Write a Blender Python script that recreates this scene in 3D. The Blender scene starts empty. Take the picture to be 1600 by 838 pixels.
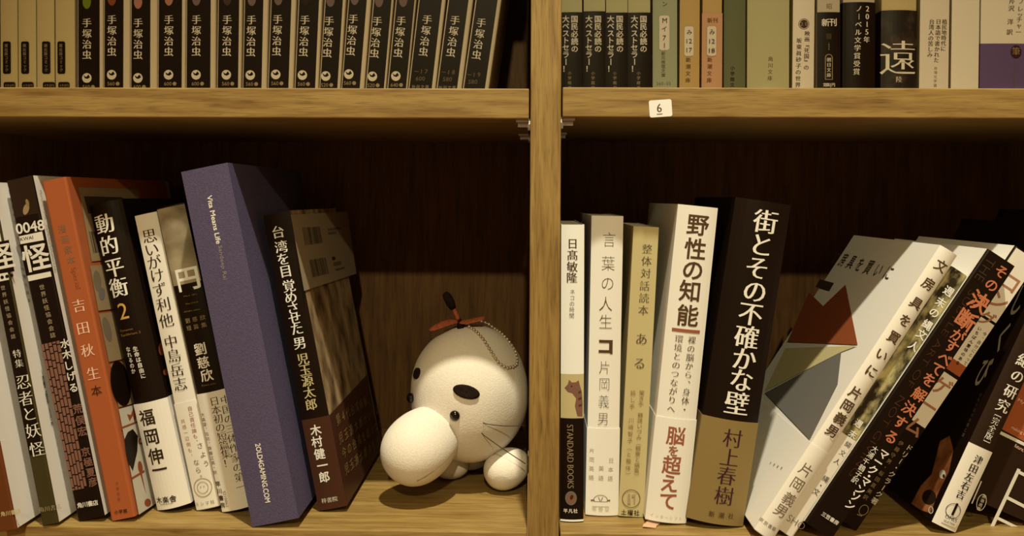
import bpy, bmesh, math, random
from mathutils import Vector, Matrix, noise
random.seed(7)
SC = bpy.context.scene
COL = SC.collection
# ------------------------------------------------------------------ camera
F = 1378.0; D = 0.52; HOR = 310.0; ZC = 0.197
YAW = math.radians(1.2); ROLL = math.radians(0.3)
cd = bpy.data.cameras.new('camera'); cam = bpy.data.objects.new('camera', cd); COL.objects.link(cam)
cd.sensor_width = 36; cd.lens = F / 1600 * 36; cd.shift_y = -(419 - HOR) / 1600; cd.clip_start = 0.02
CAMR = Matrix.Rotation(YAW, 3, 'Z') @ Matrix.Rotation(math.pi / 2, 3, 'X') @ Matrix.Rotation(ROLL, 3, 'Z')
CAMO = Vector((0, -D, ZC))
cam.matrix_world = Matrix.Translation(CAMO) @ CAMR.to_4x4()
SC.camera = cam
# ------------------------------------------------------------------ world, lamps, exposure
w = bpy.data.worlds.new('room'); SC.world = w; w.use_nodes = True
w.node_tree.nodes['Background'].inputs[0].default_value = (1, .52, .17, 1)
w.node_tree.nodes['Background'].inputs[1].default_value = 0.3
LAMP = (1, .905, .61)
def lamp(name, loc, target, watts, size, cone, blend, color=LAMP):
    l = bpy.data.lights.new(name, 'SPOT'); l.energy = watts; l.color = color; l.shadow_soft_size = size
    l.spot_size = math.radians(cone); l.spot_blend = blend
    o = bpy.data.objects.new(name, l); COL.objects.link(o); o.location = loc
    o.rotation_euler = (Vector(target) - Vector(loc)).to_track_quat('-Z', 'Y').to_euler()
    return o
lamp('ceiling_downlight', (0.08, -0.72, 2.2), (0.02, 0.0, 0.05), 254, .035, 42, 1.0)
lamp('room_spotlight', (0.04, -2.1, 1.27), (0.04, 0.0, 0.12), 84, .025, 30, 1.0, (1, .86, .45))
SC.view_settings.view_transform = 'Standard'
try: SC.view_settings.look = 'None'
except Exception: pass
SC.view_settings.gamma = 1; SC.view_settings.use_curve_mapping = False
SC.view_settings.exposure = 0.0
# ------------------------------------------------------------------ pixel helpers
def ray(px, py):
    d = Vector(((px - 800) / F, (HOR - py) / F, -1.0))
    return (CAMR @ d)
def at(px, py, Y):
    d = ray(px, py); return CAMO + d * ((Y - CAMO.y) / d.y)
def on_z(px, py, z):
    d = ray(px, py); return CAMO + d * ((z - CAMO.z) / d.z)
# ------------------------------------------------------------------ materials
def lin(c):
    c /= 255.0
    return c / 12.92 if c <= .04045 else ((c + .055) / 1.055) ** 2.4
WREF = (lin(240), lin(230), lin(185))
def base(rgb, k=.8):
    return tuple(min(.95, lin(v) / w_ * k) for v, w_ in zip(rgb, WREF)) + (1,)
MATS = {}
def mat(key, rgb=None, rough=.55, spec=.3):
    if key in MATS: return MATS[key]
    m = bpy.data.materials.new(key); m.use_nodes = True
    b = m.node_tree.nodes['Principled BSDF']
    b.inputs['Base Color'].default_value = base(rgb); b.inputs['Roughness'].default_value = rough
    b.inputs['Specular IOR Level'].default_value = spec
    MATS[key] = m; return m
def nodes(m):
    nt = m.node_tree; return nt, nt.nodes, nt.links, nt.nodes['Principled BSDF']
def noise_mat(key, c1, c2, scale, stretch=(1, 1, 1), rough=.6, lo=.35, hi=.65, detail=6, bump=0, spec=.3, c3=None):
    m = mat(key, c1, rough, spec); nt, N, L, b = nodes(m)
    tc = N.new('ShaderNodeTexCoord'); mp = N.new('ShaderNodeMapping'); mp.inputs['Scale'].default_value = stretch
    nz = N.new('ShaderNodeTexNoise'); nz.inputs['Scale'].default_value = scale; nz.inputs['Detail'].default_value = detail
    cr = N.new('ShaderNodeValToRGB'); cr.color_ramp.elements[0].position = lo; cr.color_ramp.elements[1].position = hi
    cr.color_ramp.elements[0].color = base(c1); cr.color_ramp.elements[1].color = base(c2)
    if c3:
        e = cr.color_ramp.elements.new((lo + hi) / 2); e.color = base(c3)
    L.new(tc.outputs['Object'], mp.inputs[0]); L.new(mp.outputs[0], nz.inputs['Vector']); L.new(nz.outputs['Fac'], cr.inputs[0])
    L.new(cr.outputs[0], b.inputs['Base Color'])
    if bump:
        bp = N.new('ShaderNodeBump'); bp.inputs['Strength'].default_value = bump; bp.inputs['Distance'].default_value = .001
        L.new(nz.outputs['Fac'], bp.inputs['Height']); L.new(bp.outputs[0], b.inputs['Normal'])
    return m
def wood(key, light, dark, axis, rough=.5):
    """walnut laminate: long streaks along one axis plus short dark pores"""
    m = mat(key, light, rough, .35); nt, N, L, b = nodes(m)
    st = {'X': (2.2, 26, 26), 'Z': (26, 26, 2.2)}[axis]; st2 = {'X': (7, 150, 150), 'Z': (150, 150, 7)}[axis]
    tc = N.new('ShaderNodeTexCoord')
    def nz(s, scale, detail, dist=0):
        mp = N.new('ShaderNodeMapping'); mp.inputs['Scale'].default_value = s; L.new(tc.outputs['Object'], mp.inputs[0])
        n = N.new('ShaderNodeTexNoise'); n.inputs['Scale'].default_value = scale; n.inputs['Detail'].default_value = detail
        n.inputs['Distortion'].default_value = dist; L.new(mp.outputs[0], n.inputs['Vector']); return n
    a = nz(st, 9, 8, .6); c = nz(st2, 8, 3)
    cr = N.new('ShaderNodeValToRGB'); cr.color_ramp.elements[0].position = .3; cr.color_ramp.elements[1].position = .62
    cr.color_ramp.elements[0].color = base(dark); cr.color_ramp.elements[1].color = base(light)
    L.new(a.outputs['Fac'], cr.inputs[0])
    r2 = N.new('ShaderNodeValToRGB'); r2.color_ramp.elements[0].position = .34; r2.color_ramp.elements[1].position = .48
    r2.color_ramp.elements[0].color = (.62, .58, .55, 1); r2.color_ramp.elements[1].color = (1, 1, 1, 1); L.new(c.outputs['Fac'], r2.inputs[0])
    mx = N.new('ShaderNodeMix'); mx.data_type = 'RGBA'; mx.blend_type = 'MULTIPLY'; mx.inputs['Factor'].default_value = .8
    L.new(cr.outputs[0], mx.inputs['A']); L.new(r2.outputs[0], mx.inputs['B']); L.new(mx.outputs['Result'], b.inputs['Base Color'])
    return m
WOODX = wood('walnut_along', (158, 126, 60), (126, 93, 38), 'X')
WOODZ = wood('walnut_upright', (158, 126, 60), (126, 93, 38), 'Z')
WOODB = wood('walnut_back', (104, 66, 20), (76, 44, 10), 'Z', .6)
C = dict(white=(238, 229, 188), cream=(232, 221, 180), paper=(214, 198, 150), black=(24, 11, 4), ink=(48, 33, 16), brown=(82, 58, 30),
         grey=(120, 102, 70), dim=(165, 145, 100), orange=(168, 88, 42), red=(154, 88, 58), yellow=(206, 160, 72), tan=(150, 125, 78),
         mauve=(128, 88, 62), olive=(62, 52, 18), rust=(104, 54, 19), gold=(150, 116, 56), pink=(238, 196, 150), blue=(84, 78, 104),
         kraft=(196, 178, 112), teal=(104, 108, 68), sage=(186, 181, 122), sage2=(162, 168, 124), mustard=(196, 164, 94), apricot=(204, 158, 108),
         plum=(70, 40, 22), purple=(102, 82, 112), khaki=(138, 114, 58), violet=(62, 24, 34), faint=(92, 76, 50), slate=(110, 103, 82),
         brick=(140, 71, 33), pale=(196, 184, 142), peach=(170, 116, 76), beige=(204, 186, 120), dimgold=(140, 98, 46), bone=(226, 216, 176),
         umber=(66, 50, 28), leafgreen=(116, 130, 22), dustpink=(176, 120, 90), darkbox=(42, 24, 10), dotgrey=(120, 98, 84), white2=(244, 238, 205), mist=(150, 136, 120), amber=(194, 114, 66))  # first key of this row is a deep brown print colour
GLOSS = {'black', 'white', 'cream', 'plum', 'orange', 'purple'}
def M(key):
    if key in MATS: return MATS[key]
    return mat(key, C[key], .42 if key in GLOSS else .6, .16 if key in GLOSS else .18)
noise_mat('blue', (76, 67, 81), (86, 76, 91), 900, rough=.75, bump=.25)
noise_mat('clouds', (96, 80, 46), (196, 178, 128), 22, (1, 1, 1.4), .5, .38, .68)
noise_mat('foliage', (44, 34, 14), (196, 182, 112), 130, (1, 1, .6), .5, .42, .63)
noise_mat('photo', (74, 54, 24), (182, 152, 98), 70, (1, 1, .6), .5, .34, .64)
noise_mat('petals', (24, 16, 10), (74, 58, 42), 70, (1, 1, 1), .5, .5, .7)
noise_mat('figure', (104, 54, 22), (172, 108, 56), 70, (1, 1, 1), .5, .35, .65)
noise_mat('shadowpic', (26, 18, 8), (52, 40, 20), 30, (1, 1, 1), .5, .35, .65)
noise_mat('pages', (206, 190, 142), (232, 218, 172), 5, (900, 1, 1), .8)
noise_mat('plush', (226, 211, 166), (236, 222, 178), 900, (1, 1, 1), .95, .3, .7, 3, .22, .1)
noise_mat('felt_orange', (158, 80, 44), (182, 98, 58), 500, (1, 1, 1), .95, .3, .7, 4, .5, .1)
noise_mat('felt_dark', (28, 18, 12), (40, 28, 18), 500, (1, 1, 1), .95, .3, .7, 4, .5, .1)
mat('bead', (14, 9, 6), .12, .6)
mat('thread', (40, 26, 12), .6)
m = mat('brass', (206, 186, 136), .28, .5); m.node_tree.nodes['Principled BSDF'].inputs['Metallic'].default_value = .6
m = mat('steel', (210, 200, 170), .35, .5); m.node_tree.nodes['Principled BSDF'].inputs['Metallic'].default_value = .6
# ------------------------------------------------------------------ mesh builder
class MB:
    def __init__(self): self.v = []; self.f = []; self.m = []; self.mats = []; self.sm = []
    def mi(self, key):
        if key not in self.mats: self.mats.append(key)
        return self.mats.index(key)
    def add(self, verts, faces, key, smooth=False):
        n = len(self.v); self.v += [tuple(p) for p in verts]; k = self.mi(key)
        for f in faces: self.f.append([i + n for i in f]); self.m.append(k); self.sm.append(smooth)
    def box(self, x0, x1, y0, y1, z0, z1, key):
        self.add([(x, y, z) for x in (x0, x1) for y in (y0, y1) for z in (z0, z1)],
                 [(0, 1, 3, 2), (4, 6, 7, 5), (0, 4, 5, 1), (2, 3, 7, 6), (0, 2, 6, 4), (1, 5, 7, 3)], key)
    def build(self, name, parent=None, bevel=0):
        me = bpy.data.meshes.new(name); me.from_pydata(self.v, [], self.f)
        for k in self.mats: me.materials.append(k if not isinstance(k, str) else M(k))
        me.polygons.foreach_set('material_index', self.m); me.polygons.foreach_set('use_smooth', self.sm)
        me.update()
        o = bpy.data.objects.new(name, me); COL.objects.link(o); o.parent = parent
        if bevel:
            bv = o.modifiers.new('bevel', 'BEVEL'); bv.width = bevel; bv.segments = 2; bv.limit_method = 'ANGLE'
        return o
def thing(name, label, cat, loc, rot=(0, 0, 0), group=None):
    o = bpy.data.objects.new(name, None); COL.objects.link(o); o.location = loc; o.rotation_euler = rot
    o.empty_display_size = .02
    o['label'] = label; o['category'] = cat
    if group: o['group'] = group
    return o
# ------------------------------------------------------------------ lettering
GL = {}
def raw_text(s):
    cu = bpy.data.curves.new('t', 'FONT'); cu.body = s; cu.resolution_u = 3; cu.size = 1
    o = bpy.data.objects.new('t', cu); me = o.to_mesh()
    vs = [[v.co.x, v.co.y] for v in me.vertices]; fs = [list(p.vertices) for p in me.polygons]
    o.to_mesh_clear(); bpy.data.objects.remove(o); bpy.data.curves.remove(cu)
    return vs, fs
def shape(s, style):
    """outline of a string; m = thin level strokes and thick upright ones, g = bold, t = thin, n = plain"""
    key = (s, style)
    if key in GL: return GL[key]
    vs, fs = raw_text(s)
    idx = {}; remap = []; nv = []
    for p in vs:
        k = (round(p[0], 5), round(p[1], 5))
        if k not in idx: idx[k] = len(nv); nv.append(list(p))
        remap.append(idx[k])
    fs = [[remap[i] for i in f] for f in fs]; fs = [f for f in fs if len(set(f)) == len(f)]
    vs = nv
    dx, dy = {'m': (.008, -.016), 'M': (.02, -.006), 'g': (.018, .018), 't': (-.016, -.016), 'n': (0, 0)}[style]
    if dx or dy:
        ec = {}
        for f in fs:
            a = sum(vs[f[i]][0] * vs[f[(i + 1) % len(f)]][1] - vs[f[(i + 1) % len(f)]][0] * vs[f[i]][1] for i in range(len(f)))
            if a < 0: f.reverse()
            for i in range(len(f)):
                e = (f[i], f[(i + 1) % len(f)])
                if (e[1], e[0]) in ec: del ec[(e[1], e[0])]
                else: ec[e] = 1
        nn = {}
        for a, b in ec:
            ex, ey = vs[b][0] - vs[a][0], vs[b][1] - vs[a][1]; l = math.hypot(ex, ey) or 1
            for i in (a, b):
                q = nn.setdefault(i, [0, 0]); q[0] += ey / l; q[1] -= ex / l
        for i, (nx, ny) in nn.items():
            l = math.hypot(nx, ny)
            if l < 1e-6: continue
            k = min(1.5, 2 / l) / l if l < 2 else 1 / l
            vs[i][0] += dx * max(-1, min(1, nx * k)); vs[i][1] += dy * max(-1, min(1, ny * k))
    GL[key] = (vs, fs); return GL[key]
def glyph(ch, style, vertical=False):
    vs, fs = shape(ch, style)
    if not vs: return [], []
    if ord(ch) < 0x2000:
        cx = (max(v[0] for v in vs) + min(v[0] for v in vs)) / 2; cy = .34
        out = [((x - cx) * 1.15, (y - cy) * 1.15) for x, y in vs]
        if ch in '()[]' and vertical: out = [(y, -x) for x, y in out]
        return out, fs
    out = [(x - .5, y - .36) for x, y in vs]
    if vertical:
        if ch in 'ー（）「」『』［］〔〕': out = [(y, -x) for x, y in out]
        if ch in '、。': out = [(x + .5, y + .5) for x, y in out]
    return out, fs
# ------------------------------------------------------------------ books
class Book:
    def __init__(s, name, label, tl, bl, wpx, depth, spine='white', side=None, hard=False, bulge=0.0, group=None, y0=None, floor=0.0,
                 category='book', pagekey='pages', gap=0.0):
        th = math.atan2(tl[0] - bl[0], bl[1] - tl[1])
        br = (bl[0] + wpx * math.cos(th), bl[1] + wpx * math.sin(th))
        piv = br if th > 0 else bl
        if y0 is None: y0 = on_z(piv[0], piv[1], floor).y
        s.y0 = y0
        a = at(tl[0], tl[1], y0); b = at(bl[0], bl[1], y0); c = at(br[0], br[1], y0)
        s.th = math.atan2(a.x - b.x, a.z - b.z); s.h = math.hypot(a.x - b.x, a.z - b.z); s.t = math.hypot(c.x - b.x, c.z - b.z) - gap
        s.zx = Vector((math.sin(s.th), 0, math.cos(s.th))); s.xx = Vector((math.cos(s.th), 0, -math.sin(s.th)))
        low = b if s.th <= 0 else b + s.xx * s.t
        k = (floor + .0004 - low.z) / s.zx.z
        s.O = b + s.zx * k; s.h -= k
        s.dep = depth; s.bulge = bulge; s.hard = hard
        s.root = thing(name, label, category, s.O, (0, s.th, 0), group)
        s.MW = Matrix.Translation(s.O) @ Matrix.Rotation(s.th, 4, 'Y'); s.MI = s.MW.inverted()
        s.spine = spine; s.side = side or spine; s.pagekey = pagekey
        s.cov = MB(); s.band = None; s.n = 0; s.off = 0.0
        s.shell(s.cov, 0, s.h, 0, .0022 if hard else .0005, spine, s.side, depth)
        e = .003 if hard else .0006; c_ = .0023 if hard else .0006
        pg = MB(); r = .004
        pg.box(c_, s.t - c_, .002 if hard else .0008, depth - e, e, s.h - e, pagekey); pg.build('page_block', s.root)
    def prof(s, u):                       # how far the spine bulges forward at u
        if s.bulge <= 0: return 0.0
        q = max(-1, min(1, 2 * u / s.t - 1)); return s.bulge * (1 - q * q)
    def shell(s, mb, z0, z1, off, c, kspine, kside, depth):
        n = 10 if s.bulge else 4
        out = [(-off, depth)]
        pts = []
        r = .0012
        for i in range(n + 1):
            u = s.t * i / n
            pts.append((-off + (s.t + 2 * off) * i / n, -off - s.prof(u)))
        if not s.bulge:                   # small soft corner where the jacket folds
            pts = [(-off, r), (-off + r * .3, -off + r * .3), (-off + r, -off)] + pts[1:-1] + [(s.t + off - r, -off), (s.t + off - r * .3, -off + r * .3), (s.t + off, r)]
        outer = [(-off, depth)] + pts + [(s.t + off, depth)]
        if s.bulge: outer[1] = (-off, -off); outer[-2] = (s.t + off, -off)
        ins = max(c, .0002)
        cx = s.t / 2
        inner = []
        for i, (x, y) in enumerate(outer):
            xi = max(ins - off, min(s.t + off - ins, x)); yi = y + ins if 0 < i < len(outer) - 1 else y
            if 0 < i < len(outer) - 1: yi = max(yi, -off - s.prof(xi) + ins)
            inner.append((xi, yi))
        N = len(outer)
        V = [(x, y, z0) for x, y in outer] + [(x, y, z1) for x, y in outer] + [(x, y, z0) for x, y in inner] + [(x, y, z1) for x, y in inner]
        for i in range(N - 1):
            k = kside if (i == 0 or i == N - 2) else kspine
            mb.add([V[i], V[i + 1], V[N + i + 1], V[N + i]], [(0, 1, 2, 3)], k, bool(s.bulge) and k == kspine)
            mb.add([V[2 * N + i], V[3 * N + i], V[3 * N + i + 1], V[2 * N + i + 1]], [(0, 1, 2, 3)], 'paper')
            mb.add([V[N + i], V[N + i + 1], V[3 * N + i + 1], V[3 * N + i]], [(0, 1, 2, 3)], k)
            mb.add([V[i], V[2 * N + i], V[2 * N + i + 1], V[i + 1]], [(0, 1, 2, 3)], k)
        for i in (0, N - 1):
            mb.add([V[i], V[N + i], V[3 * N + i], V[2 * N + i]], [(0, 1, 2, 3)], kside)
    # --- photograph pixel -> (u, v) on one face of the book
    def uv(s, p, face='s'):
        d = s.MI.to_3x3() @ ray(*p); o = s.MI @ CAMO
        if face == 's': k = -o.y / d.y; q = o + d * k; return q.x, q.z
        x = 0 if face == 'L' else s.t
        k = (x - o.x) / d.x; q = o + d * k
        return (-q.y if face == 'L' else q.y), q.z
    def place(s, u, v, face, off):
        if face == 's': return (u, -s.facet(u) - off, v)
        if face == 'L': return (-off, -u, v)
        return (s.t + off, u, v)
    def curve(s, pts, faces):
        """cut flat print along the facets of a rounded spine so it lies on the curve"""
        if s.bulge <= 0 or not pts: return pts, faces
        u0 = min(p[0] for p in pts); u1 = max(p[0] for p in pts)
        cuts = [s.t * i / 10 for i in range(1, 10) if u0 + 1e-5 < s.t * i / 10 < u1 - 1e-5]
        if not cuts: return pts, faces
        bm = bmesh.new(); vs = [bm.verts.new((p[0], 0, p[1])) for p in pts]
        for f in faces:
            try: bm.faces.new([vs[i] for i in f])
            except ValueError: pass
        for c in cuts:
            bmesh.ops.bisect_plane(bm, geom=bm.verts[:] + bm.edges[:] + bm.faces[:], plane_co=(c, 0, 0), plane_no=(1, 0, 0), dist=1e-7)
        bm.verts.index_update(); q = [(v.co.x, v.co.z) for v in bm.verts]; fs = [[v.index for v in f.verts] for f in bm.faces]; bm.free()
        return q, fs
    def facet(s, u):                      # bulge of the faceted spine at u (straight between its ten steps)
        if s.bulge <= 0: return 0.0
        k = max(0, min(9, int(u / s.t * 10))); a, b = s.t * k / 10, s.t * (k + 1) / 10; f = (u - a) / (b - a)
        return s.prof(a) * (1 - f) + s.prof(b) * f
    def mb(s): return s.band if s.band is not None else s.cov
    def nextoff(s):
        s.n += 1; return s.off + .00012 + .000025 * s.n
    def clipok(s, u, v, face): return True
    def put(s, pts, faces, key, face):
        off = s.nextoff()
        if face == 's': pts, faces = s.curve(pts, faces)
        s.mb().add([s.place(u, v, face, off) for u, v in pts], faces, key)
    def obi(s, p, key, name='paper_band', side=None, label=None):
        """paper band round the lower part of the book; p = a pixel on its top edge"""
        s.flush(); u, v = s.uv(p); s.band = MB(); s.bandname = name; s.bandlabel = label
        s.shell(s.band, .0004, v, .0004, .0002, key, side or key, s.dep - .004); s.off = .0004; s.n = 0
        return s
    def zone(s, p0, p1, key, u0=0, u1=1):
        """printed colour field across the spine between two heights"""
        v0 = s.uv(p0)[1]; v1 = s.uv(p1)[1]; off = s.nextoff(); n = 10
        pts = []
        for i in range(n + 1):
            u = s.t * (u0 + (u1 - u0) * i / n); u = min(max(u, .0009), s.t - .0009) if not s.bulge else u
            pts += [s.place(u, v0, 's', off), s.place(u, v1, 's', off)]
        s.mb().add(pts, [(2 * i, 2 * i + 1, 2 * i + 3, 2 * i + 2) for i in range(n)], key, bool(s.bulge)); return s
    def t_(s, text, p0, p1, size, key, style='m', face='s', sx=1.0):
        a = s.uv(p0, face); b = s.uv(p1, face); n = len(text)
        k = (D + s.y0) / F * size
        if face != 's':
            # size given along the book's height as seen at p0
            c = s.uv((p0[0], p0[1] + size), face); k = abs(c[1] - a[1])
        vert = abs(b[1] - a[1]) > abs(b[0] - a[0])
        off = s.nextoff(); mb = s.mb()
        for i, ch in enumerate(text):
            if ch in ' 　': continue
            f = i / (n - 1) if n > 1 else 0
            cu = a[0] + (b[0] - a[0]) * f; cv = a[1] + (b[1] - a[1]) * f
            vs, fs = glyph(ch, style, vert and n > 1)
            q = [(cu + x * k * sx, cv + y * k) for x, y in vs]
            if face == 's': q, fs = s.curve(q, fs)
            mb.add([s.place(x, y, face, off) for x, y in q], fs, key)
        return s
    def c_(s, text, pts, size, key, style='m', face='s', sx=1.0):
        for ch, p in zip(text, pts): s.t_(ch, p, p, size, key, style, face, sx)
        return s
    def l_(s, text, p0, p1, size, key, style='n', face='s'):
        """latin line whose middle runs from p0 to p1"""
        a = Vector(s.uv(p0, face)); b = Vector(s.uv(p1, face)); d = b - a; L = d.length; d /= L; nrm = Vector((-d.y, d.x))
        vs, fs = shape(text, style)
        x0 = min(v[0] for v in vs); x1 = max(v[0] for v in vs); y0 = min(v[1] for v in vs); y1 = max(v[1] for v in vs)
        k = L / (x1 - x0); ky = (D + s.y0) / F * size / (y1 - y0)
        off = s.nextoff()
        pts = [a + d * ((x - x0) * k) + nrm * ((y - (y0 + y1) / 2) * ky) for x, y in vs]
        pts = [(p.x, p.y) for p in pts]
        if face == 's': pts, fs = s.curve(pts, fs)
        s.mb().add([s.place(x, y, face, off) for x, y in pts], fs, key); return s
    def p_(s, pts, key, face='s'):
        q = [s.uv(p, face) for p in pts]; s.put(q, [list(range(len(q)))], key, face); return s
    def e_(s, c, rx, ry, key, face='s', rot=0, n=24, ring=0):
        """ellipse in pixels; ring = line width"""
        ca, sa = math.cos(math.radians(rot)), math.sin(math.radians(rot))
        def pt(k, i):
            a = 2 * math.pi * i / n; x = (rx - k) * math.cos(a); y = (ry - k) * math.sin(a)
            return s.uv((c[0] + x * ca - y * sa, c[1] + x * sa + y * ca), face)
        o = [pt(0, i) for i in range(n)]
        if not ring: s.put(o, [list(range(n))], key, face)
        else:
            s.put(o + [pt(ring, i) for i in range(n)], [(i, (i + 1) % n, n + (i + 1) % n, n + i) for i in range(n)], key, face)
        return s
    def bars(s, quad, key, face='s', n=22, seed=1):
        """bar code: upright strokes of uneven width inside a pixel quad (TL TR BR BL)"""
        r = random.Random(seed); q = [Vector(s.uv(p, face)) for p in quad]; x = 0; pts = []; fs = []
        while x < 1:
            wd = r.choice((.018, .018, .032, .05)); x1 = min(1, x + wd)
            b = len(pts); pts += [q[0].lerp(q[1], x), q[0].lerp(q[1], x1), q[3].lerp(q[2], x1), q[3].lerp(q[2], x)]; fs.append((b, b + 1, b + 2, b + 3))
            x = x1 + r.choice((.015, .02, .035))
        s.put(pts, fs, key, face); return s
    def bricks(s, quad, key, cols, rows, seed=3):
        r = random.Random(seed); q = [Vector(s.uv(p)) for p in quad]; pts = []; fs = []
        def P(a, b): return q[0].lerp(q[1], a).lerp(q[3].lerp(q[2], a), b)
        for i in range(cols):
            b = -r.random() * .05
            while b < 1:
                ln = r.uniform(.035, .075); b0 = max(0, b); b1 = min(1, b + ln)
                if b1 - b0 > .008:
                    a0 = (i + .12) / cols; a1 = (i + .9) / cols; k = len(pts)
                    pts += [P(a0, b0), P(a1, b0), P(a1, b1), P(a0, b1)]; fs.append((k, k + 1, k + 2, k + 3))
                b += ln + .008
        s.put(pts, fs, key, 's'); return s
    def sticker(s, pc, wpx, hpx, key='bone'):
        """small glued paper label with rounded corners, a part of its own"""
        s.flush(); u, v = s.uv(pc); k = (D + s.y0) / F; w_, h_ = wpx * k / 2, hpx * k / 2; r = min(w_, h_) * .45
        ring = []
        for cx, cy, a0 in ((w_ - r, h_ - r, 0), (-w_ + r, h_ - r, 90), (-w_ + r, -h_ + r, 180), (w_ - r, -h_ + r, 270)):
            for j in range(5):
                a = math.radians(a0 + j * 22.5); ring.append((u + cx + r * math.cos(a), v + cy + r * math.sin(a)))
        s.band = MB(); s.bandname = 'label_sticker'; s.bandlabel = None
        n = len(ring); V = [s.place(x, y, 's', .0006) for x, y in ring] + [s.place(x, y, 's', .0002) for x, y in ring]
        s.band.add(V, [list(range(n))] + [(i, n + i, n + (i + 1) % n, (i + 1) % n) for i in range(n)], key); s.off = .0006; s.n = 0
        return s
    def flush(s):
        if s.band is not None:
            o = s.band.build(s.bandname, s.root)
            if s.bandlabel: o['label'] = s.bandlabel
            s.band = None; s.off = 0; s.n = 30
    def done(s):
        s.flush(); s.cov.build('cover', s.root); return s
# ------------------------------------------------------------------ the bookcase
BACK = .23; DIVL = -.0003; DIVR = at(875, 500, 0).x
ZU0 = at(500, 184.6, 0).z; ZU1 = at(500, 137.6, 0).z
ZR0 = at(1240, 184.2, 0).z; ZR1 = at(1240, 137.2, 0).z
LX, RX = -.40, .40
bc = thing('bookcase', 'walnut brown bookcase with an upright divider between two bays, holding all the books', 'bookcase', (0, .1, -.02))
def bpart(name, x0, x1, y0, y1, z0, z1, key, bevel=.0007):
    b = MB(); o = bc.location; b.box(x0 - o.x, x1 - o.x, y0 - o.y, y1 - o.y, z0 - o.z, z1 - o.z, key); return b.build(name, bc, bevel)
G = .0008
TOPZ = ZU1 + .160  # unseen top board, height set so it shades the upper books
bpart('divider', DIVL, DIVR, 0, BACK, -.018, TOPZ + .018, WOODZ)
bpart('side_panel', LX - .018, LX - G, 0, BACK, -.018, TOPZ + .018, WOODZ)
bpart('side_panel', RX + G, RX + .018, 0, BACK, -.018, TOPZ + .018, WOODZ)
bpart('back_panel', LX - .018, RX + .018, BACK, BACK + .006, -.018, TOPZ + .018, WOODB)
for x0, x1, za, zb in ((LX, DIVL - G, ZU0, ZU1), (DIVR + G, RX, ZR0, ZR1)):
    bpart('shelf', x0, x1, .0, BACK - G, -.018, 0, WOODX)
    bpart('shelf', x0, x1, .0, BACK - G, za, zb, WOODX)
    bpart('shelf', x0, x1, .0, BACK - G, TOPZ, TOPZ + .018, WOODX)
def shelf_pin(x, side, y, z):
    """peg in the divider with a flat tongue under the shelf"""
    b = MB(); o = bc.location; n = 10
    def cyl(xa, xb, r):
        ring = [(math.cos(2 * math.pi * i / n) * r, math.sin(2 * math.pi * i / n) * r) for i in range(n)]
        V = [(xa - o.x, y + c_ - o.y, z + s_ - o.z) for c_, s_ in ring] + [(xb - o.x, y + c_ - o.y, z + s_ - o.z) for c_, s_ in ring]
        b.add(V, [list(range(n)), list(range(2 * n - 1, n - 1, -1))] + [(i, n + i, n + (i + 1) % n, (i + 1) % n) for i in range(n)], 'steel', False)
    cyl(x, x + side * .0015, .0036); cyl(x, x + side * .0075, .0016)
    xs = sorted((x + side * .0012, x + side * .0085))
    b.box(xs[0] - o.x, xs[1] - o.x, y - .004 - o.y, y + .004 - o.y, z + .0012 - o.z, z + .0026 - o.z, 'steel')
    b.build('shelf_pin', bc)
for yy in (.010, .125):
    shelf_pin(DIVL, -1, yy, ZU0 - .0027)
    shelf_pin(DIVR, 1, yy, ZR0 - .0027)
# number label glued to the right shelf's edge
def shelf_label():
    c = at(1032, 169.5, 0); k = D / F; b = MB(); o = bc.location; ca, sa = math.cos(math.radians(4)), math.sin(math.radians(4))
    w_, h_, r = 17.6 * k, 13.3 * k, 3 * k; ring = []
    def P(x, y, d): return (c.x + x * ca - y * sa - o.x, -d - o.y, c.z + x * sa + y * ca - o.z)
    for cx, cy, a0 in ((w_ - r, h_ - r, 0), (-w_ + r, h_ - r, 90), (-w_ + r, -h_ + r, 180), (w_ - r, -h_ + r, 270)):
        for j in range(5):
            a = math.radians(a0 + j * 22.5); ring.append((cx + r * math.cos(a), cy + r * math.sin(a)))
    n = len(ring)
    b.add([P(x, y, .0004) for x, y in ring] + [P(x, y, 0) for x, y in ring], [list(range(n))] + [(i, n + i, n + (i + 1) % n, (i + 1) % n) for i in range(n)], 'white2')
    vs, fs = shape('6', 'm'); x0 = (min(v[0] for v in vs) + max(v[0] for v in vs)) / 2; y0 = (min(v[1] for v in vs) + max(v[1] for v in vs)) / 2
    b.add([P((x - x0) * 17 * k - 2 * k, (y - y0) * 19 * k + 1 * k, .00055) for x, y in vs], fs, 'brown')
    b.add([P(x, y, .00055) for x, y in ((-6.5 * k, -8.2 * k), (2.5 * k, -8.2 * k), (2.5 * k, -9.2 * k), (-6.5 * k, -9.2 * k))], [(0, 1, 2, 3)], 'brown')
    q = b.build('number_label', bc); q['label'] = 'white label printed with a 6'
shelf_label()
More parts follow.
